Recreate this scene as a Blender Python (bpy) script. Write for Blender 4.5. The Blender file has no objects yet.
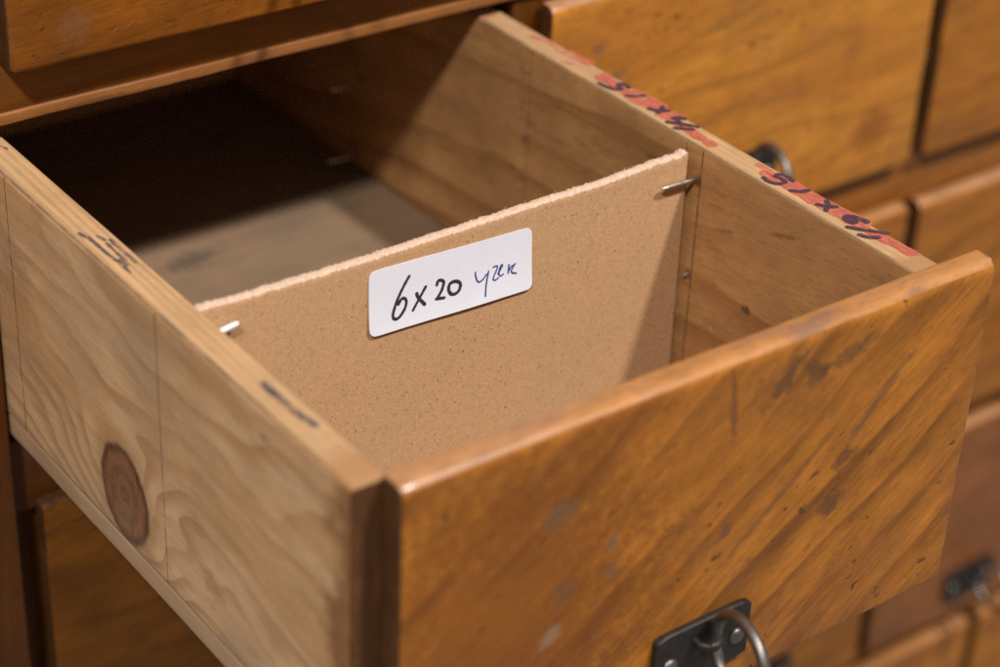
import bpy, bmesh, math, random
from mathutils import Vector, Matrix, Euler, noise

S = bpy.context.scene
COL = S.collection
random.seed(4)

# ------------------------------------------------------------------ traced handwriting (mm, on the real surfaces)
RED = [(2.0, [(177.4, 71.4), (177.1, 66.6), (176.5, 62.7)]), (2.6, [(175.7, 61.8), (175.3, 56.5), (174.4, 51.6)]), (3.2, [(175.2, 53.2), (174.9, 46.6), (175.4, 40.9)]), (2.0, [(174.8, 37.9), (175.3, 32.4), (175.7, 28.2)]), (2.2, [(178.1, 39.9), (178.7, 33.5), (179.6, 27.7)]), (3.0, [(176.1, 28.6), (177.0, 23.6), (176.6, 18.0)]), (2.4, [(177.2, 20.8), (177.4, 14.4), (178.1, 7.9)]), (1.6, [(175.8, 17.3), (176.7, 13.0), (177.0, 9.0)]), (1.8, [(176.3, 65.7), (177.2, 60.9), (176.7, 55.7)]), (2.4, [(175.0, 143.6), (174.9, 139.3), (175.3, 134.9)]), (1.6, [(177.5, 144.3), (177.8, 140.0), (177.6, 135.9)]), (2.6, [(175.2, 131.3), (176.9, 129.2), (178.8, 127.4)]), (3.6, [(173.8, 126.8), (174.6, 121.7), (175.4, 116.6)]), (3.0, [(173.7, 112.4), (175.0, 109.4), (175.9, 106.5)]), (1.6, [(179.1, 127.8), (179.2, 121.8), (179.1, 114.9)]), (2.0, [(173.8, 98.8), (173.8, 95.0), (174.0, 92.6)]), (1.2, [(174.2, 94.2), (174.2, 90.3), (174.3, 87.0)]), (1.8, [(175.8, 179.6), (176.4, 178.0), (176.7, 176.2)]), (1.2, [(177.2, 176.1), (177.6, 171.3), (176.9, 166.6)]), (1.9, [(176.5, 166.2), (177.0, 164.6), (177.4, 162.9)]), (1.7, [(172.4, 158.6), (173.2, 157.1), (173.9, 155.4)]), (1.5, [(177.0, 160.8), (177.7, 156.6), (178.0, 152.0)]), (1.2, [(179.4, 163.2), (179.5, 156.8), (179.9, 151.5)]), (1.8, [(174.9, 143.4), (175.0, 139.7), (175.3, 135.9)]), (1.6, [(171.5, 199.3), (173.7, 199.6), (175.7, 199.5)])]
BLACK = [(1.0, [(172.4, 63.9), (172.0, 61.0), (173.8, 58.5), (176.5, 58.3), (177.1, 60.7), (176.5, 62.5), (178.6, 62.9), (179.9, 60.7), (179.3, 57.5)]), (1.1, [(173.7, 53.7), (176.0, 51.7), (179.4, 51.0)]), (1.1, [(174.5, 43.4), (176.4, 41.2), (179.0, 39.3)]), (1.0, [(179.1, 43.6), (177.4, 41.4), (173.9, 39.3)]), (1.3, [(178.6, 32.7), (177.0, 33.7), (175.5, 32.5), (175.7, 30.5), (177.0, 30.0), (178.8, 32.2), (179.8, 30.6), (180.4, 28.1)]), (1.0, [(172.1, 29.2), (174.9, 25.9), (177.9, 23.0), (180.7, 20.2)]), (1.1, [(171.8, 24.2), (173.1, 21.9), (176.0, 20.0)]), (1.0, [(171.5, 139.6), (172.0, 135.7), (173.7, 132.9), (175.5, 132.4), (176.2, 134.9), (178.1, 135.6), (178.9, 134.5), (178.8, 131.8)]), (1.0, [(173.0, 127.9), (176.0, 126.1), (179.4, 125.0)]), (1.1, [(173.6, 117.1), (175.3, 114.3), (178.9, 112.7)]), (1.1, [(179.0, 115.9), (176.7, 114.1), (174.0, 113.2)]), (1.1, [(175.9, 107.9), (178.3, 107.3), (179.3, 105.6)]), (1.0, [(172.0, 106.9), (175.8, 103.2), (179.1, 99.2)]), (1.0, [(171.2, 102.6), (173.6, 100.6), (176.2, 98.7)]), (1.0, [(177.2, 108.0), (176.0, 105.3), (174.9, 102.7)])]
LEFTA = [(0.6, [(-7.6, 137.9), (-7.4, 134.9), (-6.8, 133.0), (-6.6, 124.8), (-6.1, 117.4), (-6.0, 111.8)]), (0.9, [(-6.9, 135.4), (-6.7, 130.6), (-6.8, 127.8)]), (0.8, [(-4.2, 133.8), (-3.9, 132.2), (-3.7, 130.4)]), (0.7, [(-2.4, 130.3), (-2.6, 122.3), (-2.3, 115.5)]), (0.6, [(-4.0, 128.9), (-4.3, 123.3), (-4.0, 118.0)]), (0.8, [(-5.5, 119.3), (-4.9, 117.1), (-5.0, 115.3)]), (0.4, [(-6.4, 128.5), (-6.3, 122.7), (-5.6, 116.6)])]
LEFTB = [(1.9, [(-4.5, 47.9), (-4.4, 43.0)]), (1.6, [(-4.3, 45.0), (-4.3, 34.6), (-3.3, 25.5)]), (0.8, [(-3.3, 195.7), (-2.8, 194.7), (-2.4, 193.0)])]
INK = [(1.0, [(67.5, -13.3), (65.6, -16.1), (63.7, -19.5), (62.3, -22.9), (62.1, -24.5), (62.7, -25.4), (64.1, -25.3), (65.9, -23.4), (66.6, -21.4), (66.1, -20.0), (65.0, -19.8), (63.9, -21.2)]), (1.1, [(70.0, -19.5), (70.6, -21.1), (72.8, -24.0)]), (0.95, [(73.1, -18.3), (71.1, -21.2), (68.7, -24.6)]), (1.0, [(76.8, -19.1), (77.1, -17.9), (78.0, -17.8), (79.1, -18.7), (78.6, -20.8), (77.8, -22.1), (76.9, -23.3)]), (1.0, [(76.5, -23.3), (77.7, -23.5), (79.4, -23.8)]), (1.05, [(82.4, -19.5), (81.1, -20.0), (80.8, -21.8), (81.7, -23.3), (83.1, -23.6), (84.4, -22.8), (84.8, -21.1), (83.9, -20.0), (82.5, -19.5)])]
BLUE = [(0.55, [(90.0, -18.9), (90.0, -19.9), (90.6, -21.8), (91.5, -22.5), (92.8, -21.9), (93.9, -20.7)]), (0.55, [(94.6, -19.9), (94.1, -22.4), (93.7, -24.8), (93.5, -27.7)]), (0.5, [(96.1, -19.2), (97.1, -19.1), (97.7, -19.4), (97.3, -20.7), (96.5, -22.2), (96.3, -23.2), (97.2, -23.6), (98.1, -23.1)]), (0.5, [(97.9, -21.8), (99.0, -20.5), (99.5, -19.6), (99.1, -19.3), (98.4, -20.6), (98.3, -22.0), (98.9, -22.8), (99.9, -22.5)]), (0.5, [(101.8, -20.0), (101.7, -21.3), (101.6, -22.8)]), (0.5, [(101.7, -22.2), (102.5, -21.0), (103.2, -20.6)]), (0.5, [(104.1, -20.3), (103.2, -21.4), (102.7, -22.3), (103.2, -23.1), (104.5, -23.6)])]
LABEL = [(0, [(54.2, -8.2), (109.7, -10.2), (110.5, -30.2), (54.3, -28.6)])]

# ------------------------------------------------------------------ node helper
class G:
    def __init__(s, name):
        s.m = bpy.data.materials.new(name); s.m.use_nodes = True
        s.t = s.m.node_tree; s.t.nodes.clear()
        s.out = s.t.nodes.new('ShaderNodeOutputMaterial')
        s.bsdf = s.t.nodes.new('ShaderNodeBsdfPrincipled')
        s.t.links.new(s.bsdf.outputs[0], s.out.inputs[0])
    def put(s, sock, v):
        if isinstance(v, bpy.types.NodeSocket): s.t.links.new(v, sock)
        elif isinstance(v, (tuple, list)) and len(v) == 3 and sock.type == 'RGBA': sock.default_value = (*v, 1)
        else: sock.default_value = v
    def math(s, op, a, b=0.0, c=0.0, clamp=False):
        n = s.t.nodes.new('ShaderNodeMath'); n.operation = op; n.use_clamp = clamp
        s.put(n.inputs[0], a); s.put(n.inputs[1], b); s.put(n.inputs[2], c)
        return n.outputs[0]
    def add(s, *a):
        r = a[0]
        for b in a[1:]: r = s.math('ADD', r, b)
        return r
    def sub(s, a, b): return s.math('SUBTRACT', a, b)
    def mul(s, *a):
        r = a[0]
        for b in a[1:]: r = s.math('MULTIPLY', r, b)
        return r
    def xyz(s, v=None):
        n = s.t.nodes.new('ShaderNodeSeparateXYZ')
        s.put(n.inputs[0], v); return n.outputs
    def vec(s, x, y, z):
        n = s.t.nodes.new('ShaderNodeCombineXYZ')
        for i, v in enumerate((x, y, z)): s.put(n.inputs[i], v)
        return n.outputs[0]
    def obj(s):
        return s.t.nodes.new('ShaderNodeTexCoord').outputs['Object']
    def rnd(s): return s.t.nodes.new('ShaderNodeObjectInfo').outputs['Random']
    def noise(s, v, scale=1.0, detail=3.0, rough=.55, dist=0.0):
        n = s.t.nodes.new('ShaderNodeTexNoise')
        s.put(n.inputs['Vector'], v); s.put(n.inputs['Scale'], scale); n.inputs['Detail'].default_value = detail
        n.inputs['Roughness'].default_value = rough; n.inputs['Distortion'].default_value = dist
        return n.outputs[0]
    def step(s, v, a, b, lo=0.0, hi=1.0):
        n = s.t.nodes.new('ShaderNodeMapRange'); n.interpolation_type = 'SMOOTHSTEP'
        s.put(n.inputs[0], v); n.inputs[1].default_value = a; n.inputs[2].default_value = b
        n.inputs[3].default_value = lo; n.inputs[4].default_value = hi
        return n.outputs[0]
    def mix(s, f, a, b, mode='MIX'):
        n = s.t.nodes.new('ShaderNodeMix'); n.data_type = 'RGBA'; n.blend_type = mode
        s.put(n.inputs[0], f); s.put(n.inputs[6], a); s.put(n.inputs[7], b)
        return n.outputs[2]
    def scale(s, col, f):   # colour times a value
        n = s.t.nodes.new('ShaderNodeVectorMath'); n.operation = 'SCALE'
        s.put(n.inputs[0], col); s.put(n.inputs[3], f); return n.outputs[0]
    def bump(s, h, strength=.3, dist=.0003):
        n = s.t.nodes.new('ShaderNodeBump'); n.inputs['Strength'].default_value = strength
        n.inputs['Distance'].default_value = dist
        s.put(n.inputs['Height'], h); s.t.links.new(n.outputs[0], s.bsdf.inputs['Normal'])
    def fin(s, col, rough, spec=.5, coat=0.0, warm=False):
        if warm: col = s.mix(1.0, col, (1, .93, .80), 'MULTIPLY')
        s.put(s.bsdf.inputs['Base Color'], col); s.put(s.bsdf.inputs['Roughness'], rough)
        s.bsdf.inputs['Specular IOR Level'].default_value = spec
        s.bsdf.inputs['Coat Weight'].default_value = coat
        s.bsdf.inputs['Coat Roughness'].default_value = .25
        return s.m

def wood(name, axes='yzx', rot=0.0, early=(.5, .34, .2), late=(.36, .2, .1), tint=(.42, .3, .2),
         freq=120., warp=.018, wu=5., wv=16., w_in=.5, late_amt=.7, fibre=.22, pores=.3, pore_col=(.05, .025, .01),
         blotch=0.0, blotch_scale=45., blotch_th=.6, blotch_col=(.07, .04, .025), gouge=None, knots=(), spots=(), lines=(), smear=None, rings=True,
         rough=(.5, .75), coat=0.0, bump=.35, rand=False, seed=0.0, spec=.35, ring_lo=.25, streak=0.0, streak_col=(.09, .04, .015), mottle=0.0, pits=0.0, dirt=0.0, dirt_col=(.2, .16, .12)):
    g = G(name)
    P = g.xyz(g.obj()); ax = {'x': P[0], 'y': P[1], 'z': P[2]}
    u0, v0, w = (ax[c] for c in axes)
    if rot:
        c, s_ = math.cos(rot), math.sin(rot)
        u = g.add(g.mul(u0, c), g.mul(v0, s_)); v = g.sub(g.mul(v0, c), g.mul(u0, s_))
    else: u, v = u0, v0
    sd = g.add(g.mul(g.rnd(), 37.0), seed) if rand else seed
    def nz(fu, fv, fw, detail=3., rough_=.55, off=0.0, dist=0.):
        o = g.add(sd, off) if rand else sd + off
        return g.noise(g.vec(g.add(g.mul(u, fu), o), g.mul(v, fv), g.mul(w, fw)), 1.0, detail, rough_, dist)
    # slow wander of the rings and the pull of the knots
    warpn = g.sub(nz(wu, wv, wv, 2.), .5)
    vv = g.add(v, g.mul(w, w_in), g.mul(warpn, warp * 2))
    kd_in = None
    for (ku, kv, ru, rv, amp) in knots:
        du = g.mul(g.sub(u, ku), 1 / ru); dv = g.mul(g.sub(v, kv), 1 / rv)
        d2 = g.add(g.mul(du, du), g.mul(dv, dv))
        e = g.math('POWER', 2.718, g.mul(d2, -.16))
        vv = g.add(vv, g.mul(e, amp))
        dn = g.math('SQRT', d2)
        kd_in = dn if kd_in is None else g.math('MINIMUM', kd_in, dn)
    rc = g.add(g.mul(vv, freq), g.mul(nz(8, 30, 30, 2., .5, 3.1), .7))
    f = g.math('FRACT', rc)
    lt = g.mul(g.step(f, ring_lo, .9), g.step(f, .92, 1.0, 1.0, 0.0))
    # ring strength varies along the board
    lt = g.mul(lt, g.step(nz(9, 40, 40, 2., .5, 7.7), .3, .65, .25, 1.0), late_amt)
    col = g.mix(lt, early, late)
    col = g.mix(g.step(nz(7, 26, 26, 3., .6, 11.3), .42, .68), col, tint)
    fb = nz(55, 1300, 1300, 3., .6, 2.2)
    fb2 = nz(16, 260, 260, 3., .6, 5.2)
    val = g.add(1.0, g.mul(g.sub(fb, .5), fibre * 2), g.mul(g.sub(fb2, .5), fibre * 1.6))
    col = g.scale(col, val)
    if pores:
        po = g.step(nz(130, 2300, 2300, 2., .5, 9.), .63, .75)
        col = g.mix(g.mul(po, pores), col, pore_col)
    if kd_in is not None:
        kw = g.add(kd_in, g.mul(g.sub(nz(150, 150, 150, 3., .6, 1.), .5), .16))
        halo = g.mul(g.step(kw, 1.0, 1.45, 1.0, 0.0), .5)
        col = g.mix(halo, col, (.42, .26, .13))
        kr = g.math('FRACT', g.add(g.mul(kw, 2.6), nz(260, 260, 260, 3., .6, 14.)))
        kc = g.mix(g.step(kr, .2, .9), (.27, .118, .055), (.2, .082, .038))
        kc = g.mix(g.mul(g.step(kw, .74, .98), .85), kc, (.075, .028, .014))
        kc = g.scale(kc, g.add(.75, g.mul(nz(700, 90, 300, 2., .6, 4.), .5)))
        crk = g.step(g.noise(g.vec(g.mul(u, 700.), g.mul(v, 110.), g.mul(w, 50.)), 1., 2., .5, 1.2), .62, .68)
        kc = g.mix(g.mul(crk, .65), kc, (.055, .022, .011))
        scr = g.step(nz(900, 60, 60, 2., .5, 6.), .68, .74)
        kc = g.mix(g.mul(scr, .65), kc, (.34, .2, .12))
        col = g.mix(g.step(kw, .9, 1.06, 1.0, 0.0), col, kc)
    if mottle:
        mo = g.noise(g.vec(g.add(g.mul(u, .6), sd), v, w), 85., 6., .7)
        col = g.scale(col, g.add(1.0, g.mul(g.sub(mo, .5), mottle * 2)))
    if streak:
        st = nz(48, 230, 230, 4., .62, 21.); sm = nz(14, 38, 38, 2., .5, 27.)
        col = g.mix(g.mul(g.step(st, .5, .68), g.step(sm, .42, .62), streak), col, streak_col)
        st2 = nz(170, 900, 900, 3., .6, 31.)
        col = g.mix(g.mul(g.step(st2, .54, .68), streak * .7), col, streak_col)
    if blotch:
        bn = g.noise(g.vec(g.add(g.mul(u, .55), sd), v, w), blotch_scale, 5., .68)
        bl = g.noise(g.vec(g.add(u, sd), v, w), 11., 1., .5)
        bm = g.mul(g.step(g.add(bn, g.mul(g.sub(bl, .5), .35)), blotch_th, blotch_th + .16), blotch)
        col = g.mix(bm, col, blotch_col)
    if dirt:
        dm = g.mul(g.step(g.noise(g.vec(g.add(u, sd), v, w), 22., 4., .6), .42, .75), dirt)
        col = g.mix(dm, col, dirt_col)
    dents = None
    if pits:
        pn = g.noise(g.vec(g.add(g.mul(u, .7), sd), v, w), 330., 2., .5); pm = g.noise(g.vec(g.add(u, sd), v, w), 36., 3., .6)
        pp = g.mul(g.step(pn, .64, .7), g.step(pm, .45, .6), pits)
        sn = g.noise(g.vec(g.add(g.mul(u0, 60.), g.mul(v0, 90.)), g.sub(g.mul(v0, 1000.), g.mul(u0, 700.)), sd), 1., 2., .5)
        ps = g.mul(g.step(sn, .735, .76), pits, .6)
        dents = g.add(pp, ps)
        col = g.mix(pp, col, (.06, .03, .015)); col = g.mix(ps, col, (.45, .24, .1))
    for (su, sv, ru, rv, ang, amt, sc) in spots:      # stains and dents with a place of their own (board coordinates before rotation)
        a = g.sub(u0, su); b = g.sub(v0, sv)
        ca, sa = math.cos(ang), math.sin(ang)
        a2 = g.mul(g.add(g.mul(a, ca), g.mul(b, sa)), 1 / ru); b2 = g.mul(g.sub(g.mul(b, ca), g.mul(a, sa)), 1 / rv)
        d = g.math('SQRT', g.add(g.mul(a2, a2), g.mul(b2, b2)))
        d = g.add(d, g.mul(g.sub(g.noise(g.vec(u, v, w), 300., 5., .7), .5), 2.6))
        dm_ = g.mul(g.step(d, .35, 1.25, 1.0, 0.0), amt)
        dents = dm_ if dents is None else g.add(dents, dm_)
        col = g.mix(dm_, col, sc)
    for (axis, at, half, amt) in lines:               # pencil lines scribed across the board
        d = g.math('ABSOLUTE', g.sub(ax[axis], at))
        lm = g.mul(g.step(d, half * .5, half, 1.0, 0.0), amt, g.step(nz(90, 220, 200, 3., .6, 8.), .3, .55, .35, 1.0))
        col = g.mix(lm, col, (.05, .04, .035))
    if smear:                                          # varnish that ran over the joint
        axis, at, wd, sc = smear
        m = g.step(g.add(ax[axis], g.mul(g.sub(g.noise(g.obj(), 70., 4., .6), .5), wd * 2.2)), at - wd * .4, at + wd * .4, 1.0, 0.0)
        col = g.mix(g.mul(m, .85), col, sc)
    if rand: col = g.scale(col, g.add(.86, g.mul(g.rnd(), .28)))
    h = g.add(g.mul(fb, .6), g.mul(fb2, .5), g.mul(lt, .5))
    if dents is not None: h = g.sub(h, g.mul(dents, 1.3))
    g.bump(h, bump, .0004)
    rg = g.add(rough[0], g.mul(g.add(g.mul(fb2, .5), g.mul(g.noise(g.obj(), 40., 3.), .5)), rough[1] - rough[0]))
    return g.fin(col, rg, spec, coat, True)

def plain(name, col, rough=.6, metal=0.0, var=.25, scale=120., bump=.2, bdist=.0003):
    g = G(name)
    n = g.noise(g.obj(), scale, 4., .6)
    c = g.scale(g.mix(0.0, col, col), g.add(1 - var, g.mul(n, var * 2)))
    g.bsdf.inputs['Metallic'].default_value = metal
    g.bump(n, bump, bdist)
    return g.fin(c, g.add(rough - .1, g.mul(n, .25)))

# ------------------------------------------------------------------ materials
MM = .001
ORANGE = dict(early=(.385, .145, .019), late=(.135, .047, .0085), tint=(.28, .097, .0145), w_in=.6, ring_lo=.55, spec=.22)
M_pine_l = wood('pine_outer_left', 'yzx', 0.06, early=(.71, .465, .28), late=(.44, .205, .075), tint=(.63, .36, .175), freq=95., warp=.032,
                wu=11., wv=21., late_amt=.72, fibre=.17, pores=.22, mottle=.2, knots=[(.110, -.0780, .0142, .0165, .036)], lines=[('y', .0912, .00035, .75), ('y', .179, .0004, .8)],
                smear=('y', .009, .011, (.24, .10, .03)), dirt=.5, dirt_col=(.40, .27, .17), streak=.38, streak_col=(.34, .17, .07), rough=(.55, .8), seed=2.3,
                spots=[(.066, -.071, .006, .0045, .3, .6, (.34, .2, .075)), (.073, -.056, .004, .003, 0, .35, (.4, .25, .12)), (.178, -.036, .012, .014, .2, .5, (.44, .25, .13)), (.0905, -.0645, .0011, .0011, 0, .8, (.5, .48, .45)), (.0905, -.081, .0011, .0011, 0, .8, (.5, .48, .45)),
                       (.03, -.014, .011, .0014, -.12, .75, (.6, .43, .26)), (.038, -.008, .003, .001, 0, .6, (.2, .12, .06)), (.178, -.03, .004, .0012, .3, .6, (.6, .45, .28)), (.17, -.064, .004, .0014, .4, .6, (.6, .44, .27))])
M_pine_r = wood('pine_inner_right', 'yzx', -.12, early=(.51, .28, .12), late=(.32, .15, .052), tint=(.44, .235, .10), mottle=.38, streak=.42, streak_col=(.19, .09, .035), freq=60., warp=.03,
                wu=4., wv=12., late_amt=.85, fibre=.18, pores=.5, lines=[('y', .0945, .0003, .7), ('y', .0872, .0004, .8), ('y', .1715, .0004, .45)], dirt=.45, dirt_col=(.27, .14, .06),
                blotch=.6, blotch_scale=210., blotch_th=.6, blotch_col=(.12, .06, .03), rough=(.55, .8), seed=8.1,
                spots=[(.0885, -.0108, .0016, .0022, 0, .8, (.09, .05, .03)), (.0885, -.0434, .0014, .002, 0, .7, (.09, .05, .03)), (.05, -.012, .006, .001, -.3, .5, (.13, .07, .035)), (.075, -.022, .004, .0009, -.3, .5, (.12, .065, .03)), (.062, -.043, .0022, .0016, .4, .85, (.09, .06, .045)), (.07, -.06, .045, .009, -.5, .45, (.3, .14, .05))])
M_pine_top = wood('pine_dry', 'yxz', 0.02, early=(.54, .35, .195), late=(.33, .16, .07), tint=(.47, .295, .17), mottle=.35, dirt=.5, dirt_col=(.38, .24, .13), streak=.25, streak_col=(.28, .16, .08), smear=('y', .012, .014, (.36, .19, .09)), lines=[('x', .17, .0011, .6), ('x', .1802, .0010, .45), ('x', -.0102, .0014, .6), ('x', 0, .0007, .35)], freq=380., warp=.004, wu=5., wv=30., late_amt=.6,
                  fibre=.15, pores=.12, rough=(.55, .8), seed=4.4)
M_pine_back = wood('pine_back', 'xzy', 0, early=(.58, .36, .19), late=(.4, .22, .1), tint=(.5, .32, .17), freq=90., rough=(.55, .8), seed=1.4)
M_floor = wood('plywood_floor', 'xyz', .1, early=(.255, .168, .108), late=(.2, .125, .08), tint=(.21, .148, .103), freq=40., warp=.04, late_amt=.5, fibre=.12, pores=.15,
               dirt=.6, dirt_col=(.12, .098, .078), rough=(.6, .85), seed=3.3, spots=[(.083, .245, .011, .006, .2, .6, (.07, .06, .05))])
M_ply = wood('plywood_edge', 'yxz', 0, freq=300., warp=.004, late_amt=.5, fibre=.16, pores=.2, mottle=.15, rough=(.6, .85), seed=6.3, early=(.50, .335, .22), late=(.36, .225, .13), tint=(.44, .285, .18), dirt=.5, dirt_col=(.3, .19, .11))
M_open = wood('varnished_front', 'xzy', .62, freq=52., warp=.02, wu=8., wv=22., late_amt=.75, streak=.45, streak_col=(.1, .038, .012), pits=.75, mottle=.7, fibre=.34, pores=.45, blotch=.6, blotch_scale=95., blotch_th=.6, blotch_col=(.1, .05, .024),
              rough=(.3, .5), coat=.12, seed=6.6, dirt=.3, dirt_col=(.2, .08, .03), **ORANGE,
              spots=[(.03, -.05, .05, .06, 0, .55, (.17, .05, .007)), (.115, -.010, .010, .0035, .9, .7, (.075, .042, .024)), (.1385, -.0095, .011, .003, .3, .6, (.075, .042, .024)), (.127, -.0115, .004, .006, .5, .7, (.075, .042, .024)),
                     (.142, -.044, .0045, .0035, 0, .75, (.13, .05, .02)), (.139, -.0585, .005, .004, .8, .7, (.075, .042, .024)), (.098, -.012, .0013, .012, .12, .65, (.12, .055, .025)),
                     (.0436, -.0232, .006, .004, .3, .5, (.15, .1, .07)), (.0613, -.038, .002, .003, 0, .7, (.17, .12, .085)), (.0431, -.0606, .005, .003, .5, .6, (.3, .2, .14)), (.047, -.048, .004, .004, 0, .55, (.13, .075, .045)),
                     (.062, -.047, .003, .0025, 0, .5, (.16, .1, .065)), (.1, -.052, .004, .002, .8, .6, (.1, .06, .045)), (.151, -.03, .02, .0018, .85, .55, (.1, .055, .035)), (.118, -.048, .03, .0016, .7, .5, (.13, .065, .035))])
M_front = wood('varnished_front_flat', 'xzy', .12, freq=60., warp=.03, wu=5., wv=14., late_amt=.55, streak=.55, streak_col=(.12, .05, .018), pits=.75, mottle=.5, fibre=.22, pores=.35, blotch=.5, blotch_scale=60., blotch_th=.64, blotch_col=(.1, .055, .035),
               rough=(.3, .5), coat=.12, rand=True, seed=1.1, dirt=.35, dirt_col=(.22, .1, .035), **ORANGE)
M_front_knot = wood('varnished_front_knot', 'xzy', .12, freq=60., warp=.03, wu=5., wv=14., late_amt=.55, streak=.55, streak_col=(.17, .07, .022), pits=.8, mottle=.48, fibre=.22, pores=.35, blotch=.55, blotch_scale=60., blotch_th=.63, blotch_col=(.1, .055, .035),
               rough=(.3, .5), coat=.12, seed=9.1, dirt=.35, dirt_col=(.24, .11, .04), ring_lo=.55, early=(.52, .215, .030), late=(.26, .09, .012), tint=(.42, .158, .022), w_in=.6, spec=.22,
               spots=[(.165, -.085, .012, .011, .5, .8, (.26, .085, .018)), (.03, -.045, .003, .002, 0, .7, (.12, .08, .06)), (.022, -.018, .004, .003, 0, .6, (.14, .09, .06)), (.03, -.03, .006, .002, .2, .5, (.13, .08, .05)),
                      (.085, -.02, .02, .002, .2, .4, (.18, .09, .03)), (.13, -.01, .006, .002, .2, .6, (.12, .07, .04)), (.075, -.06, .03, .0018, .25, .4, (.2, .09, .03))])
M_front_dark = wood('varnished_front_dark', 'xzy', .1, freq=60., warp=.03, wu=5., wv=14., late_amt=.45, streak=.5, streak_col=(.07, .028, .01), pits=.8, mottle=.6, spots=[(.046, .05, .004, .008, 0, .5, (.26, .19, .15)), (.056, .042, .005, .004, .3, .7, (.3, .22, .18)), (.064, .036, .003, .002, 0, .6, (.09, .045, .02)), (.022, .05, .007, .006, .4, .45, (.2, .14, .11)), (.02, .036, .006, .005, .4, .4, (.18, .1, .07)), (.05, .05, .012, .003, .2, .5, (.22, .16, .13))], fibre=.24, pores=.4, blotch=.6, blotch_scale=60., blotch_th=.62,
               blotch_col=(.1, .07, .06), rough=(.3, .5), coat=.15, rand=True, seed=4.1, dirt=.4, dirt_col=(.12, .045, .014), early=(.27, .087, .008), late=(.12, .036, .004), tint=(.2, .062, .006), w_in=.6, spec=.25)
M_front_shaded = wood('varnished_front_shaded', 'xzy', .1, freq=60., warp=.03, wu=5., wv=14., late_amt=.5, streak=.5, streak_col=(.04, .016, .005), mottle=.4, fibre=.24, pores=.4,
               rough=(.35, .55), coat=.08, seed=4.7, dirt=.4, dirt_col=(.07, .03, .008), early=(.20, .072, .008), late=(.09, .03, .004), tint=(.145, .05, .006), w_in=.6, ring_lo=.5, spec=.1)  # darker front colour with the shade of the lower left put into it
M_lip = wood('worn_rail_lip', 'xzy', 0, freq=200., warp=.006, late_amt=.4, fibre=.25, pores=.4, mottle=.45, streak=.4, streak_col=(.2, .09, .04), rough=(.4, .6), seed=1.9, early=(.31, .125, .036), late=(.17, .06, .016), tint=(.26, .105, .033),
             spots=[(.083, .007, .007, .01, 0, .6, (.2, .08, .04)), (.03, .0055, .012, .0012, 0, .6, (.16, .07, .03))])
M_end = wood('varnished_end_grain', 'zxy', 0, freq=240., warp=.006, late_amt=.6, fibre=.25, pores=.3, mottle=.7, streak=.4, streak_col=(.2, .09, .03), rough=(.45, .65), seed=2.2, early=(.1, .042, .013), late=(.06, .024, .008), tint=(.085, .034, .011), pore_col=(.02, .01, .005))
M_worn = wood('worn_varnish_top', 'xyz', 0, freq=160., warp=.006, late_amt=.4, fibre=.16, pores=.3, mottle=.5, streak=.45, streak_col=(.17, .085, .05), blotch=.7, blotch_scale=70., blotch_th=.56, blotch_col=(.22, .12, .085),
               rough=(.24, .4), coat=.7, seed=7.2, early=(.45, .205, .07), late=(.32, .125, .035), tint=(.44, .24, .135), w_in=.3)
M_front_red = wood('varnished_front_reddish', 'xzy', .12, freq=50., warp=.025, late_amt=.5, fibre=.18, pores=.3, rough=(.3, .5), coat=.25, seed=3.9,
               early=(.27, .099, .028), late=(.16, .054, .015), tint=(.21, .075, .021), mottle=.4, streak=.5, streak_col=(.09, .035, .014), w_in=.6, spec=.25)
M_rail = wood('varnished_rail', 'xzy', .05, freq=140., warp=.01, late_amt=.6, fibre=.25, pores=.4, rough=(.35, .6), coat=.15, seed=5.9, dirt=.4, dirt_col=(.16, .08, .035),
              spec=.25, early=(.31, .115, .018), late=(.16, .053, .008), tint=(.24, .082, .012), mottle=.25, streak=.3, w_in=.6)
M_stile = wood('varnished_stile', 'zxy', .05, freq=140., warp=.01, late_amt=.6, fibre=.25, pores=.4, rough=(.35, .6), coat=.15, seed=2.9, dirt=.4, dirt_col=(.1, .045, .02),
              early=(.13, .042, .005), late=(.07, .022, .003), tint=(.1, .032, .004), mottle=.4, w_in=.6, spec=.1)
M_inside = wood('cabinet_inside', 'yzx', 0, early=(.32, .19, .1), late=(.22, .13, .065), tint=(.27, .16, .08), freq=70., rough=(.6, .85), seed=7.9)
M_iron = plain('dark_iron', (.06, .05, .044), .5, .8, .4, 300., .35, .0002)
M_ring = plain('worn_iron', (.22, .19, .165), .42, .95, .35, 400., .3, .0002)
M_nail = plain('nail_steel', (.62, .61, .6), .3, 1.0, .2, 900., .2, .0001)
M_nail_pale = plain('nail_pale', (.8, .79, .78), .45, .3, .12, 900., .2, .0001)

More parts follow.
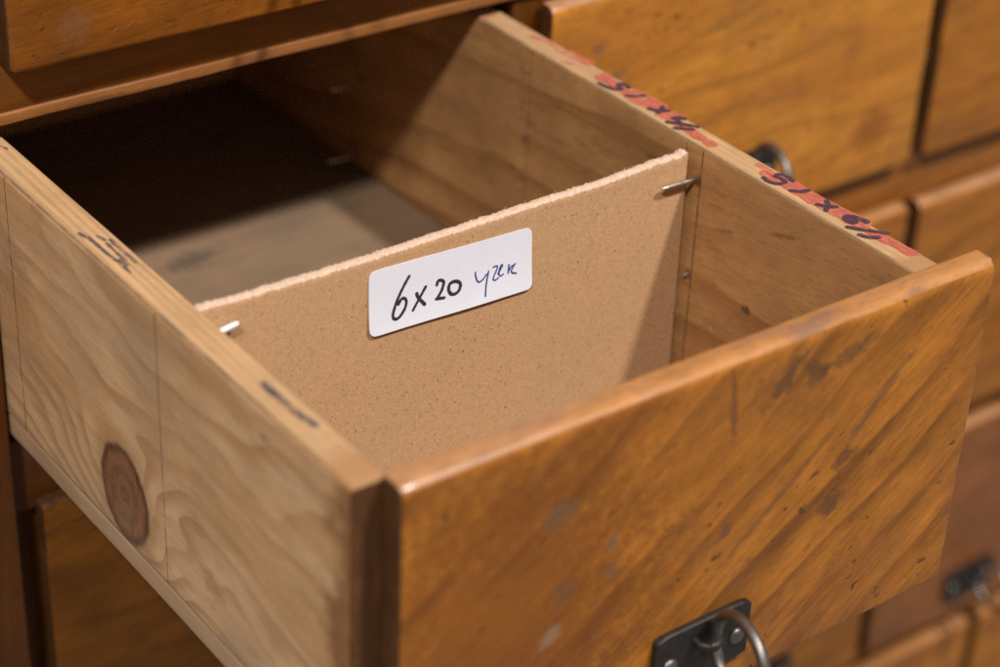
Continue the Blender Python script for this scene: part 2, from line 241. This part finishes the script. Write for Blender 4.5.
def board_mat():
    g = G('fibreboard')
    P = g.xyz(g.obj())
    sp = g.noise(g.obj(), 1500., 3., .7); sp2 = g.noise(g.obj(), 420., 3., .6); big = g.noise(g.obj(), 28., 3., .55)
    cord = g.math('SINE', g.add(g.mul(P[0], 2 * math.pi / .00062), g.mul(g.noise(g.obj(), 60., 2.), 5.)))
    sp3 = g.noise(g.obj(), 900., 4., .75)
    val = g.add(.02, g.mul(sp, .75), g.mul(sp2, .28), g.mul(sp3, .55), g.mul(big, .36), g.mul(cord, .06))
    col = g.scale(g.mix(g.step(big, .4, .65), (.595, .366, .212), (.53, .338, .20)), val)
    fl = g.step(g.noise(g.vec(g.mul(P[0], 1100.), g.mul(P[1], 900.), g.mul(P[2], 650.)), 1., 3., .65, 1.6), .59, .68)
    col = g.mix(g.mul(fl, .7), col, (.2, .105, .05))
    fl2 = g.step(g.noise(g.obj(), 420., 2., .5), .69, .73)
    col = g.mix(g.mul(fl2, .75), col, (.11, .05, .025))
    pale = g.step(g.noise(g.obj(), 700., 3., .6), .62, .75)
    col = g.mix(g.mul(pale, .3), col, (.68, .43, .25))
    g.bump(g.add(sp, g.mul(sp2, .4), g.mul(cord, .12)), .22, .0003)
    return g.fin(col, .85, .25, 0, True)
M_board = board_mat()
M_torn = plain('torn_fibre', (.64, .45, .32), .9, 0, .3, 800., .8, .0005)
M_paper = plain('label_paper', (.85, .85, .905), .5, 0, .045, 90., .08, .0001)
M_ink = plain('marker_ink', (.035, .033, .05), .5, 0, .25, 700., .05)
M_blue = plain('ballpoint_ink', (.06, .065, .28), .5, 0, .35, 900., .05)
M_red = plain('red_marker', (.62, .15, .1), .6, 0, .3, 420., .05)
M_black = plain('purple_black_marker', (.06, .032, .05), .55, 0, .45, 700., .05)
M_grey = plain('grey_marker', (.1, .075, .085), .6, 0, .5, 700., .05)
def alpha_ink(m, th, lo, hi):
    t = m.node_tree; b = next(n for n in t.nodes if n.type == 'BSDF_PRINCIPLED')
    tc = t.nodes.new('ShaderNodeTexCoord'); mp = t.nodes.new('ShaderNodeMapping'); mp.inputs['Scale'].default_value = (1, .3, 1)
    nz = t.nodes.new('ShaderNodeTexNoise'); nz.inputs['Scale'].default_value = 900; nz.inputs['Detail'].default_value = 3
    mr = t.nodes.new('ShaderNodeMapRange'); mr.inputs[1].default_value = th - .1; mr.inputs[2].default_value = th + .1
    mr.inputs[3].default_value = lo; mr.inputs[4].default_value = hi
    t.links.new(tc.outputs['Object'], mp.inputs[0]); t.links.new(mp.outputs[0], nz.inputs['Vector']); t.links.new(nz.outputs[0], mr.inputs[0]); t.links.new(mr.outputs[0], b.inputs['Alpha'])
M_redwash = plain('faded_red_marker', (.56, .105, .065), .65, 0, .3, 420., .05)
alpha_ink(M_redwash, .5, .3, .85); alpha_ink(M_red, .52, .2, .85); alpha_ink(M_black, .42, .6, 1.0); alpha_ink(M_grey, .5, .25, .95)

# ------------------------------------------------------------------ mesh helpers
def jit(p, amp):
    q = Vector(p) * 45
    n = noise.noise_vector(q) * amp + noise.noise_vector(Vector(p) * 190) * amp * .4
    return n

def link(name, bm, mats, parent=None, smooth=35):
    me = bpy.data.meshes.new(name); bm.to_mesh(me); bm.free()
    for m in (mats if isinstance(mats, (list, tuple)) else [mats]): me.materials.append(m)
    if smooth:
        me.polygons.foreach_set('use_smooth', [True] * len(me.polygons)); me.set_sharp_from_angle(angle=math.radians(smooth))
    o = bpy.data.objects.new(name, me); COL.objects.link(o)
    if parent: o.parent = parent
    return o

def board(bm, a, b, bev=.0012, amp=.00012, seg=3, stepl=.006, big=None):
    """a plank from corner a to corner b with worn, slightly uneven arrises; big = {(axis index, sign) pair set: radius}"""
    t = bmesh.new(); bmesh.ops.create_cube(t, size=1)
    a, b = Vector(a), Vector(b); c = (a + b) / 2; d = b - a
    for v in t.verts: v.co = Vector((v.co[i] * d[i] + c[i] for i in range(3)))
    if big:
        for (ax1, s1, ax2, s2), r in big.items():
            es = [e for e in t.edges if all(abs(v.co[ax1] - (b if s1 > 0 else a)[ax1]) < 1e-6 and abs(v.co[ax2] - (b if s2 > 0 else a)[ax2]) < 1e-6 for v in e.verts)]
            bmesh.ops.bevel(t, geom=es, offset=r, segments=5, profile=.5, affect='EDGES')
    t.edges.ensure_lookup_table()
    if bev:
        es = [e for e in t.edges if len(e.link_faces) == 2 and e.calc_face_angle(0) > math.radians(60)]
        bmesh.ops.bevel(t, geom=es, offset=bev, segments=seg, profile=.5, affect='EDGES')
    for i in range(3):
        n = int(d[i] / stepl)
        if n > 1 and d[i] > .02:
            for k in range(1, n):
                no = Vector((0, 0, 0)); no[i] = 1
                bmesh.ops.bisect_plane(t, geom=t.verts[:] + t.edges[:] + t.faces[:], plane_co=a + no * (d[i] * k / n), plane_no=no)
    if amp:
        for v in t.verts: v.co += jit(v.co, amp)
    bmesh.ops.recalc_face_normals(t, faces=t.faces[:])
    me = bpy.data.meshes.new('t'); t.to_mesh(me); t.free(); bm.from_mesh(me); bpy.data.meshes.remove(me)
    return bm

def front_faces(o, top=None):
    me = o.data; me.materials.append(M_end); me.materials.append(top or M_worn)
    for p in me.polygons:
        if abs(p.normal.x) > .75: p.material_index = 1
        elif p.normal.z > .62: p.material_index = 2
    return o

def plank(name, a, b, mat, parent, **k):
    return link(name, board(bmesh.new(), a, b, **k), mat, parent)

def tube(bm, pts, r, n=12, caps=True, closed=False):
    pts = [Vector(p) for p in pts]; rings = []
    m = len(pts)
    for i, p in enumerate(pts):
        q0 = pts[(i - 1) % m] if (closed or i > 0) else p; q1 = pts[(i + 1) % m] if (closed or i < m - 1) else p
        tdir = (q1 - q0).normalized()
        up = Vector((0, 0, 1)) if abs(tdir.z) < .9 else Vector((1, 0, 0))
        if closed: up = Vector((1, 0, .0))
        x = tdir.cross(up).normalized(); y = tdir.cross(x).normalized()
        rr = r[i] if isinstance(r, (list, tuple)) else r
        rings.append([bm.verts.new(p + (x * math.cos(2 * math.pi * k / n) + y * math.sin(2 * math.pi * k / n)) * rr) for k in range(n)])
    for i in range(m if closed else m - 1):
        A, B = rings[i], rings[(i + 1) % m]
        for k in range(n): bm.faces.new((A[k], A[(k + 1) % n], B[(k + 1) % n], B[k]))
    if caps and not closed: bm.faces.new(rings[0]); bm.faces.new(rings[-1])
    bmesh.ops.recalc_face_normals(bm, faces=bm.faces[:])
    return bm

def smooth_line(pts, n=6):
    P = [Vector(p) for p in pts]
    if len(P) < 3: return [P[0].lerp(P[1], i / 6) for i in range(7)]
    out = []
    Q = [P[0] * 2 - P[1]] + P + [P[-1] * 2 - P[-2]]
    for i in range(1, len(Q) - 2):
        for k in range(n):
            t = k / n; a, b, c, d = Q[i - 1:i + 3]
            out.append(.5 * ((2 * b) + (c - a) * t + (2 * a - 5 * b + 4 * c - d) * t * t + (3 * b - a - 3 * c + d) * t ** 3))
    out.append(P[-1]); return out

def strokes(name, data, place, mat, parent, lift, rag=.15):
    """pen strokes as ink ribbons lying on a surface; place(u, v, h) -> point, u and v in metres"""
    bm = bmesh.new(); rnd = random.Random(len(name) * 7 + len(data))
    for si, (w, pts) in enumerate(data):
        L = smooth_line([Vector((x, y, 0)) for x, y in pts])
        w = w * MM / 2; prev = None; h = lift + si * .000012; N = len(L)
        L = [q * MM for q in L]
        t0 = (L[0] - L[1]).normalized() * w * .7; t1 = (L[-1] - L[-2]).normalized() * w * .7
        L = [L[0] + t0] + L + [L[-1] + t1]
        for i, q in enumerate(L):
            tg = (L[min(i + 1, len(L) - 1)] - L[max(i - 1, 0)]).normalized(); nrm = Vector((-tg.y, tg.x, 0))
            ww = w * (1 + rnd.uniform(-rag, rag)) * (.45 if i in (0, len(L) - 1) else 1)
            A = bm.verts.new(place(*(q + nrm * ww).xy, h)); B = bm.verts.new(place(*(q - nrm * ww).xy, h))
            if prev: bm.faces.new((prev[0], A, B, prev[1]))
            prev = (A, B)
    bmesh.ops.recalc_face_normals(bm, faces=bm.faces[:])
    return link(name, bm, mat, parent, smooth=0)

def thing(name, label, cat, loc=(0, 0, 0), group=None):
    o = bpy.data.objects.new(name, None); COL.objects.link(o); o.location = loc; o.empty_display_size = .02
    o['label'] = label; o['category'] = cat
    if group: o['group'] = group
    return o

def tag(o, label, cat, group=None):
    o['label'] = label; o['category'] = cat
    if group: o['group'] = group
    return o

# ------------------------------------------------------------------ ring pull (plate > screws, staple, ring)
PROTO_PULL = None
def make_pull(parent, loc):
    """built round (0, 0, 0) = plate centre on the face of the front, -y outwards"""
    global PROTO_PULL
    if PROTO_PULL:
        def cp(o, par):
            c = o.copy(); COL.objects.link(c); c.parent = par
            for ch in [k for k in bpy.data.objects if k.parent == o]: cp(ch, c)
            return c
        c = cp(PROTO_PULL, parent); c.location = loc; return c
    bm = bmesh.new(); board(bm, (-.0175, -.0022, -.0095), (.0175, .0002, .0095), bev=.0007, amp=.00012, seg=3, stepl=.004)
    for v in bm.verts:      # clipped corners
        k = abs(v.co.x) + abs(v.co.z) - .0245
        if k > 0:
            v.co.x -= math.copysign(k * .5, v.co.x); v.co.z -= math.copysign(k * .5, v.co.z)
    plate = link('pull_plate', bm, M_iron, parent); plate.location = loc
    for s in (-1, 1):
        bm = bmesh.new(); bmesh.ops.create_uvsphere(bm, u_segments=20, v_segments=10, radius=.0026)
        for v in bm.verts: v.co = Vector((v.co.x, v.co.y * .55, v.co.z))
        bmesh.ops.translate(bm, verts=bm.verts[:], vec=(s * .0118, -.0024, -.001))
        link('screw', bm, M_ring, plate, 60)
    bm = bmesh.new()         # staple the ring hangs through
    tube(bm, [(-.0032, -.0018, .004), (-.0032, -.0045, .004), (-.002, -.0062, .004), (0, -.0068, .004), (.002, -.0062, .004), (.0032, -.0045, .004), (.0032, -.0018, .004)], .0013, 10)
    link('staple', bm, M_iron, plate, 60)
    bm = bmesh.new(); R_ = .0122
    a = math.radians(10)
    tube(bm, [(math.sin(a) * (R_ * math.cos(t)), -.0022 - .0018 - R_ + R_ * math.cos(t) * math.cos(a), .0055 + R_ * math.sin(t)) for t in [2 * math.pi * k / 48 for k in range(48)]], .00165, 14, closed=True)
    link('ring', bm, M_ring, plate, 60)
    PROTO_PULL = plate
    return plate

# ------------------------------------------------------------------ the open drawer
W, T = .17, .0102
ZF, ZFL, ZB = 0.0, -.0872, -.0958
YB = .375
D = thing('open_drawer', 'pulled-out wooden drawer with pale pine sides and worn orange-brown front', 'drawer')
JA = .00010
def side(name, x0, x1, mat):
    bm = board(bmesh.new(), (x0, -.0002, ZFL), (x1, YB, 0), bev=.0008, amp=JA, big={(0, -1 if x0 < 0 else 1, 2, 1): .0017})
    for f in bm.faces: f.material_index = 1 if f.normal.z > .6 else 2 if f.normal.y < -.6 else 0
    return link(name, bm, [mat, M_pine_top, M_end], D)
sl = side('side_panel', -T, 0, M_pine_l)
sr = side('side_panel', W, W + T, M_pine_r)
plank('back_panel', (.0, YB - .01, ZFL), (W, YB - .0004, -.004), M_pine_back, D, bev=.0008, amp=JA)
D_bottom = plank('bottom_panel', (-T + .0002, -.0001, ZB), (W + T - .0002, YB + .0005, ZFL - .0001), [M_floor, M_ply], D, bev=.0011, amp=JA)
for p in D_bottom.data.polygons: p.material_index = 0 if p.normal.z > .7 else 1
XL, XR, TF, ZT, ZBF = -.0021, .1915, .0091, .002, -.1061
fr = plank('front_panel', (XL, -TF, ZBF), (XR, -.0003, ZT), M_open, D, bev=.0009, amp=.00022, stepl=.005,
           big={(1, -1, 2, 1): .0034, (1, 1, 2, 1): .0016, (0, 1, 2, 1): .003, (1, -1, 2, -1): .0015})
front_faces(fr)
make_pull(D, (.0947, -TF, -.0865))
def on_top(x, y, h): return Vector((x, y, h)) + jit((x, y, 0), JA)
band1 = [(3.8, [(175.4, 66.5), (175.0, 60.), (175.6, 52.), (175.3, 44.), (175.8, 36.), (176.2, 27.), (176.6, 18.), (177.2, 9.)]), (2.2, [(178.3, 60.), (178.2, 50.), (178.5, 40.), (179.0, 30.)])]
band2 = [(3.6, [(175.6, 144.), (175.6, 136.), (175.2, 127.), (175.6, 118.), (175.2, 110.), (175.0, 103.), (174.4, 95.), (174.2, 88.)]), (2.2, [(178.6, 130.), (178.6, 122.), (178.4, 114.), (178.2, 106.)])]
strokes('red_marker_band', band1, on_top, M_redwash, sr, .00008, .3)
strokes('red_marker_band', band2, on_top, M_redwash, sr, .00008, .3)
squeeze = lambda L, k: [(w * k, [(175.6 + (x - 175.9) * .84, y) for x, y in p]) for w, p in L]
fat = lambda L, k: [(w * k, p) for w, p in L]
strokes('red_marker_streaks', fat(RED[:9], 1.15), on_top, M_red, sr, .00012, .25)
strokes('red_marker_streaks', fat(RED[9:], 1.15), on_top, M_red, sr, .00012, .25)
strokes('marker_digits', squeeze(BLACK[:7], 1.5), on_top, M_black, sr, .00034, .12)
strokes('marker_digits', squeeze(BLACK[7:], 1.5), on_top, M_black, sr, .00034, .12)
strokes('marker_scribble', [(w * 1.5, p) for w, p in LEFTA], on_top, M_grey, sl, .00015, .3)
strokes('marker_dash', [(w * 1.25, p) for w, p in LEFTB[:2]], on_top, M_grey, sl, .00015, .2)
strokes('marker_dash', LEFTB[2:], on_top, M_grey, sl, .00015, .2)
def nail(p, d, L, r, mat, head=False):
    p, d = Vector(p), Vector(d).normalized()
    bm = bmesh.new()
    tube(bm, [p - d * .002, p, p + d * (L - .0022), p + d * (L - .0008), p + d * L], [r, r, r, r * (.75 if mat is M_nail else .97), r * (.3 if mat is M_nail else .8)], 14)
    return link('nail', bm, mat, D, 50)
YD, TD = .0909, .0037
nail((W, .0889, -.0105), (-1, -.012, .03), .0138, .00072, M_nail)
nail((W, .0888, -.0432), (-1, -.0, .0), .0018, .0008, M_nail)
nail((.002, .0887, -.0112), (1, .0, .16), .0105, .00092, M_nail_pale)
for y, z in ((.270, -.051), (.2725, -.0815)): nail((W, y, z), (-1, .02, .02), .014, .0009, M_nail)

# ------------------------------------------------------------------ divider with its label
DV = thing('cardboard_divider', 'brown fibreboard divider with torn pale upper edge standing across the open drawer', 'divider', (0, YD, 0))
def prof(x):   # height of the torn edge over the board, metres
    t = x / W
    z = -.0038
    for c, w, a in ((.90, .075, .0010), (.7, .08, .0002), (.3, .2, -.0006), (.03, .03, .0004)):
        z += a * math.exp(-((t - c) / w) ** 2)
    for c, w, a in ((.905, .005, .0004), (.945, .006, .0004), (.972, .005, .0009)):      # little steps where the end tore upwards
        k = max(0, min(1, (t - c) / w + .5)); z += a * k * k * (3 - 2 * k)
    return z + noise.noise(Vector((x * 240, 3, 7))) * .0003
bm = bmesh.new()
N = 420; rowsd = []
rn = random.Random(3)
for i in range(N + 1):
    x = .0012 + (W - .0026 - .0012) * i / N
    flare = .0009 * (i / N) ; top = prof(x)
    n1 = noise.noise(Vector((x * 900, 0, 0))) * .00034 + noise.noise(Vector((x * 2600, 5, 0))) * .00026
    n2 = noise.noise(Vector((x * 800, 9, 0))) * .00055 + noise.noise(Vector((x * 2400, 14, 0))) * .00042
    n3 = noise.noise(Vector((x * 1100, 20, 0))) * .0006 + rn.uniform(-.0002, .0002)
    prof_pts = [(0, ZFL + .0003, 0), (0, -.05, 0), (0, -.03, 0), (0, -.015, 0), (0, top - .0022, 0), (-.00002, top - .0009 + n1 * .5, 0), (.0001, top - .0004 + n1, 1), (.0009 + n3 * .4, top - .0001 + n2, 1), (.0019 + n3 * .5, top + .0001 + n3 * .8, 1),
                (.0029 + n2 * .3, top - .0002 + n2 * .8, 1), (TD - .00005, top - .0005 + n1, 1), (TD, top - .0016, 0), (TD, -.03, 0), (TD, ZFL + .0003, 0)]
    row = []
    for (y, z, k) in prof_pts:
        xx = x + (flare * (-z / .087) if z < 0 else 0)
        row.append(bm.verts.new((xx, y, z)))
    rowsd.append(row)
for i in range(N):
    for k in range(len(rowsd[0]) - 1):
        f = bm.faces.new((rowsd[i][k], rowsd[i + 1][k], rowsd[i + 1][k + 1], rowsd[i][k + 1]))
        f.material_index = 1 if 6 <= k <= 9 else 0
bm.faces.new(rowsd[0]); bm.faces.new(list(reversed(rowsd[-1])))
bm.faces.new([r[0] for r in rowsd] + [r[-1] for r in reversed(rowsd)])
# loose fibres along the torn edge
for k in range(420):
    x = rn.uniform(.002, W - .003); z = prof(x) - .0003
    p = Vector((x, rn.uniform(.0001, TD - .0002), z)); d = Vector((rn.uniform(-1, 1), rn.uniform(-.6, .6), rn.uniform(.2, 1))).normalized() * rn.uniform(.0004, .0012)
    s_ = Vector((rn.uniform(-1, 1), rn.uniform(-1, 1), 0)).normalized() * .00007
    f = bm.faces.new([bm.verts.new(q) for q in (p - s_, p + s_, p + d + s_ * .4, p + d - s_ * .4)]); f.material_index = 1
bmesh.ops.recalc_face_normals(bm, faces=bm.faces[:])
link('fibreboard_panel', bm, [M_board, M_torn], DV, 50)
# label: rounded paper sticker whose lower edge stands off a little
LC = [Vector(p) * MM for p in ((54.2, -8.2), (109.7, -10.2), (110.4, -30.3), (54.25, -28.7))]
def lab_pt(u, v):   # u 0..1 left to right, v 0..1 top to bottom
    return LC[0].lerp(LC[1], u).lerp(LC[3].lerp(LC[2], u), v)
def lab_h(x, z):    # stand-off of the paper
    v = max(0, min(1, (-.0092 - z) / .0205))
    return .00012 + .0008 * v ** 3 + .00008 * math.sin(x * 160)
bm = bmesh.new()
wl, hl, rl = .0556, .0203, .0022
out = []
for cx, cy, a0 in ((wl - rl, rl, -90), (wl - rl, hl - rl, 0), (rl, hl - rl, 90), (rl, rl, 180)):
    for k in range(9):
        a = math.radians(a0 + k * 11.25); out.append((cx + rl * math.cos(a), cy + rl * math.sin(a)))
def fill(h, up):
    nx, ny = 40, 14
    inner = [[None] * (ny + 1) for _ in range(nx + 1)]
    for i in range(nx + 1):
        for j in range(ny + 1):
            u, v = i / nx, j / ny
            px, py = u * wl, v * hl       # pull grid corners in to the rounded outline
            for cx, cy, sx, sy in ((rl, rl, -1, -1), (wl - rl, rl, 1, -1), (rl, hl - rl, -1, 1), (wl - rl, hl - rl, 1, 1)):
                dx, dy = (px - cx) * sx, (py - cy) * sy
                if dx > 0 and dy > 0:
                    L = math.hypot(dx, dy); m = max(dx, dy)
                    if L > 0: px = cx + sx * dx / L * m; py = cy + sy * dy / L * m
            q = lab_pt(px / wl, py / hl); inner[i][j] = bm.verts.new((q.x, -(lab_h(q.x, q.y) + h), q.y))
    for i in range(nx):
        for j in range(ny): bm.faces.new((inner[i][j], inner[i + 1][j], inner[i + 1][j + 1], inner[i][j + 1]))
    return [inner[i][0] for i in range(nx + 1)] + [inner[nx][j] for j in range(1, ny + 1)] + [inner[i][ny] for i in range(nx - 1, -1, -1)] + [inner[0][j] for j in range(ny - 1, 0, -1)]
A = fill(.00016, 1); B = fill(0, 0)
for i in range(len(A)): bm.faces.new((A[i], A[(i + 1) % len(A)], B[(i + 1) % len(A)], B[i]))
bmesh.ops.recalc_face_normals(bm, faces=bm.faces[:])
lab = link('paper_label', bm, M_paper, DV, 40); lab['label'] = 'white paper label with rounded corners, handwritten 6x20'
def on_label(x, z, h): return Vector((x, -(lab_h(x, z) + .00016 + h), z))
strokes('marker_writing', INK, on_label, M_ink, lab, .00005, .1)
strokes('pen_writing', BLUE, on_label, M_blue, lab, .00005, .1)

# ------------------------------------------------------------------ cabinet carcass
YR = .1985
Cb = thing('drawer_cabinet', 'old brown wooden cabinet frame of rails and stiles round all the drawers', 'cabinet', (0, YR, 0))
DY = Vector((0, -YR, 0))
def cpl(name, a, b, mat, **k):
    k.setdefault('amp', .0002); k.setdefault('stepl', .008)
    return plank(name, Vector(a) + DY, Vector(b) + DY, mat, Cb, **k)
XE = .64
ROW = [(.026, .132), (-.1056, .002), (-.2494, -.128), (-.379, -.262), (-.50, -.391)]      # heights of the drawer fronts (bottom, top)
rails = [(.0055, .029), (-.131, -.1033), (-.2645, -.247), (-.3935, -.3765)]
for z0, z1 in rails:
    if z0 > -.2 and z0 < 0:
        cpl('rail', (-.0112, YR, z0), (.188, YR + .022, z1), M_stile, bev=.0008); cpl('rail', (.1882, YR, z0), (XE, YR + .022, z1), M_rail, bev=.0008)  # left length in the dark stile colour, its shade painted in
    else: cpl('rail', (-.0112, YR, z0), (XE, YR + .022, z1), M_rail, bev=.0008)
cpl('rail_lip', (-.0111, YR - .0009, .0052), (XE - .001, YR + .004, .0090), M_lip, bev=.0006, amp=.0003, stepl=.003)
cpl('rail', (-.0112, YR, .129), (XE, YR + .022, .16), M_rail, bev=.0008)
cpl('rail', (-.0112, YR, -.53), (XE, YR + .022, -.4975), M_rail, bev=.0008)
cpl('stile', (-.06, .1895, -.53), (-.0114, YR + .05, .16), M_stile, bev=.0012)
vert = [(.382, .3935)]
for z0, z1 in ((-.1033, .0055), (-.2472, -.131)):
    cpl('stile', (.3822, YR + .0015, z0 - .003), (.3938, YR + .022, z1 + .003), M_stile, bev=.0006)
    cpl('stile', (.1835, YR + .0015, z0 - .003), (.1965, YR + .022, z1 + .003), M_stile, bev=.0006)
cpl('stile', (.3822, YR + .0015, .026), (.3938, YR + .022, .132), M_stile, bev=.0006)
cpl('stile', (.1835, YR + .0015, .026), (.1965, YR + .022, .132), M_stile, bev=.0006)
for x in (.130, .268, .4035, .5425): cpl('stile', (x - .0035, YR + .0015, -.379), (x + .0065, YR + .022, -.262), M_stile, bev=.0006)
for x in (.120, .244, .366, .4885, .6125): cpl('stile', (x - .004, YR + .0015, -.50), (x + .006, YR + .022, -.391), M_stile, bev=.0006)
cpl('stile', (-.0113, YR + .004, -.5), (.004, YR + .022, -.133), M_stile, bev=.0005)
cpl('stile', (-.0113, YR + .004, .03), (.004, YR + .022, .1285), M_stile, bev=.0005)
for z in (-.2555, -.385, -.5):
    cpl('dust_board', (-.05, YR + .0225, z - .004), (XE - .0105, .62, z + .004), M_inside, bev=.0005, stepl=.05)
cpl('dust_board', (.1945, YR + .0225, -.120), (XE - .0105, .62, -.112), M_inside, bev=.0005, stepl=.05)
cpl('dust_board', (.1945, YR + .0225, .010), (XE - .0105, .62, .018), M_inside, bev=.0005, stepl=.05)
# inside of the open drawer's bay
cpl('bay_panel', (.186, YR + .0225, -.251), (.194, .62, .1285), M_inside, bev=.0005)
cpl('bay_panel', (-.02, YR + .0505, -.251), (-.0125, .62, .1285), M_inside, bev=.0005)
cpl('runner', (-.0124, YR + .0225, -.110), (.1859, .62, -.0975), M_inside, bev=.0005)
cpl('runner', (-.0124, YR + .0225, .012), (.1859, .62, .024), M_inside, bev=.0005)
cpl('back_board', (-.06, .6205, -.53), (XE, .63, .16), M_inside, bev=.0005, stepl=.05)
cpl('side_board', (-.06, YR + .051, -.53), (-.0505, .62, .16), M_inside, bev=.0005, stepl=.05)
cpl('side_board', (XE - .01, YR + .0225, -.53), (XE, .62, .16), M_inside, bev=.0005, stepl=.05)
cpl('top_board', (-.05, YR + .0225, .1505), (XE - .0105, .62, .16), M_inside, bev=.0005, stepl=.05)

# ------------------------------------------------------------------ closed drawers
GR = 'closed drawers of the cabinet'
def closed(label, x0, x1, z0, z1, yf, mat, pull=True, dz=0):
    t = thing('closed_drawer', label, 'drawer', (x0, yf, 0), GR)
    th = YR - yf - .0006
    f = plank('front_panel', (0, 0, z0), (x1 - x0, max(th, .006), z1), mat, t, bev=.0009, amp=.0003, stepl=.007,
          big={(1, -1, 2, 1): min(.0034, th * .6), (1, -1, 0, -1): .0018, (1, -1, 0, 1): .0016, (1, -1, 2, -1): .0015})
    front_faces(f, M_end if mat in (M_front_shaded,) else None)  # top of the lower-left front in dark end colour, shade painted in
    if pull: make_pull(t, ((x1 - x0) / 2, 0, z0 + .0195))
    return t
YN = .191
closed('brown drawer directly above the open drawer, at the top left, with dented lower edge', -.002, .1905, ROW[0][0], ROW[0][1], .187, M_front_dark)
closed('closed golden-orange drawer right of the open drawer, with a round brown knot', .1935, .3842, *ROW[1], YN, M_front_knot)
closed('orange drawer at the top right corner, beyond the drawer with the round knot', .3922, .585, *ROW[1], YN, M_front)
closed('shaded brown drawer underneath the open drawer, at the lower left', -.002, .1905, -.2494, -.126, YN, M_front_shaded)
closed('drawer mostly hidden behind the open front, below the drawer with the round knot', .1935, .3885, *ROW[2], YN, M_front)
closed('orange drawer at the right edge, level just above the reddish drawer', .3965, .585, ROW[2][0], -.1295, YN, M_front)
closed('small orange drawer just left of the reddish drawer, under the open front', .2735, .4025, *ROW[3], YN, M_front)
closed('reddish-brown drawer with dark ring pull at the right edge', .4085, .541, *ROW[3], YN, M_front_red)
closed('orange drawer in the bottom row, under the left part of the reddish drawer', .369, .4855, *ROW[4], YN, M_front)
closed('orange drawer at the bottom right corner, under the right part of the reddish drawer', .4925, .611, *ROW[4], YN, M_front)

closed('closed drawer above the drawer with the round knot, just out of the picture', .1935, .3842, *ROW[0], YN, M_front)
closed('closed drawer above the orange drawer at the top right corner, out of the picture', .3922, .585, *ROW[0], YN, M_front)
closed('small drawer two rows under the open drawer, left one of the two hidden there', -.002, .1335, *ROW[3], YN, M_front)
closed('small drawer two rows under the open drawer, right one of the two hidden there', .1365, .2705, *ROW[3], YN, M_front)
# ------------------------------------------------------------------ camera
PF, PPX, PPY = 2116.7375, 510.16018, 328.87327
cam = bpy.data.cameras.new('camera'); co = bpy.data.objects.new('camera', cam); COL.objects.link(co)
co.location = (-.21997, -.32348, .27851)
co.rotation_euler = Euler((1.02228, -.04333, -.63673), 'XYZ')
cam.sensor_fit = 'HORIZONTAL'; cam.sensor_width = 36; cam.lens = PF * 36 / 1000
cam.shift_x = -(PPX - 500) / 1000; cam.shift_y = (PPY - 333.5) / 1000
cam.clip_start = .01; cam.clip_end = 50
cam.dof.use_dof = True
fwd = -(co.rotation_euler.to_matrix().col[2])
cam.dof.focus_distance = (Vector((.10, .0909, -.012)) - co.location).dot(fwd)
cam.dof.aperture_fstop = 7.0; cam.dof.aperture_blades = 8
S.camera = co

# ------------------------------------------------------------------ light: two ceiling lamps in front of the cabinet and the room's ambient light
def lamp(name, direction, dist, size, power, col):
    l = bpy.data.lights.new(name, 'AREA'); l.shape = 'DISK'; l.size = size; l.energy = power; l.color = col
    o = bpy.data.objects.new(name, l); COL.objects.link(o)
    d = Vector(direction).normalized(); o.location = Vector((.09, .1, -.03)) + d * dist
    o.rotation_euler = (-d).to_track_quat('-Z', 'Y').to_euler()
    return o
lamp('ceiling_lamp', (.31, -.60, 1), 3.0, .19, 78, (1, .975, .955))
lamp('ceiling_lamp', (-.64, -.62, 1), 3.0, .24, 58, (1, .975, .955))
w = bpy.data.worlds.new('World'); S.world = w; w.use_nodes = True
bg = w.node_tree.nodes['Background']; bg.inputs[0].default_value = (1, .96, .93, 1); bg.inputs[1].default_value = .25

S.view_settings.view_transform = 'Standard'; S.view_settings.look = 'None'; S.view_settings.exposure = 0; S.view_settings.gamma = 1
S.render.engine = 'CYCLES'
S.cycles.use_denoising = False; S.cycles.use_adaptive_sampling = True; S.cycles.adaptive_threshold = .008; S.cycles.adaptive_min_samples = 32; S.cycles.sample_clamp_direct = 6.0
S.cycles.max_bounces = 8; S.cycles.sample_clamp_indirect = 2.0; S.cycles.blur_glossy = 1.0
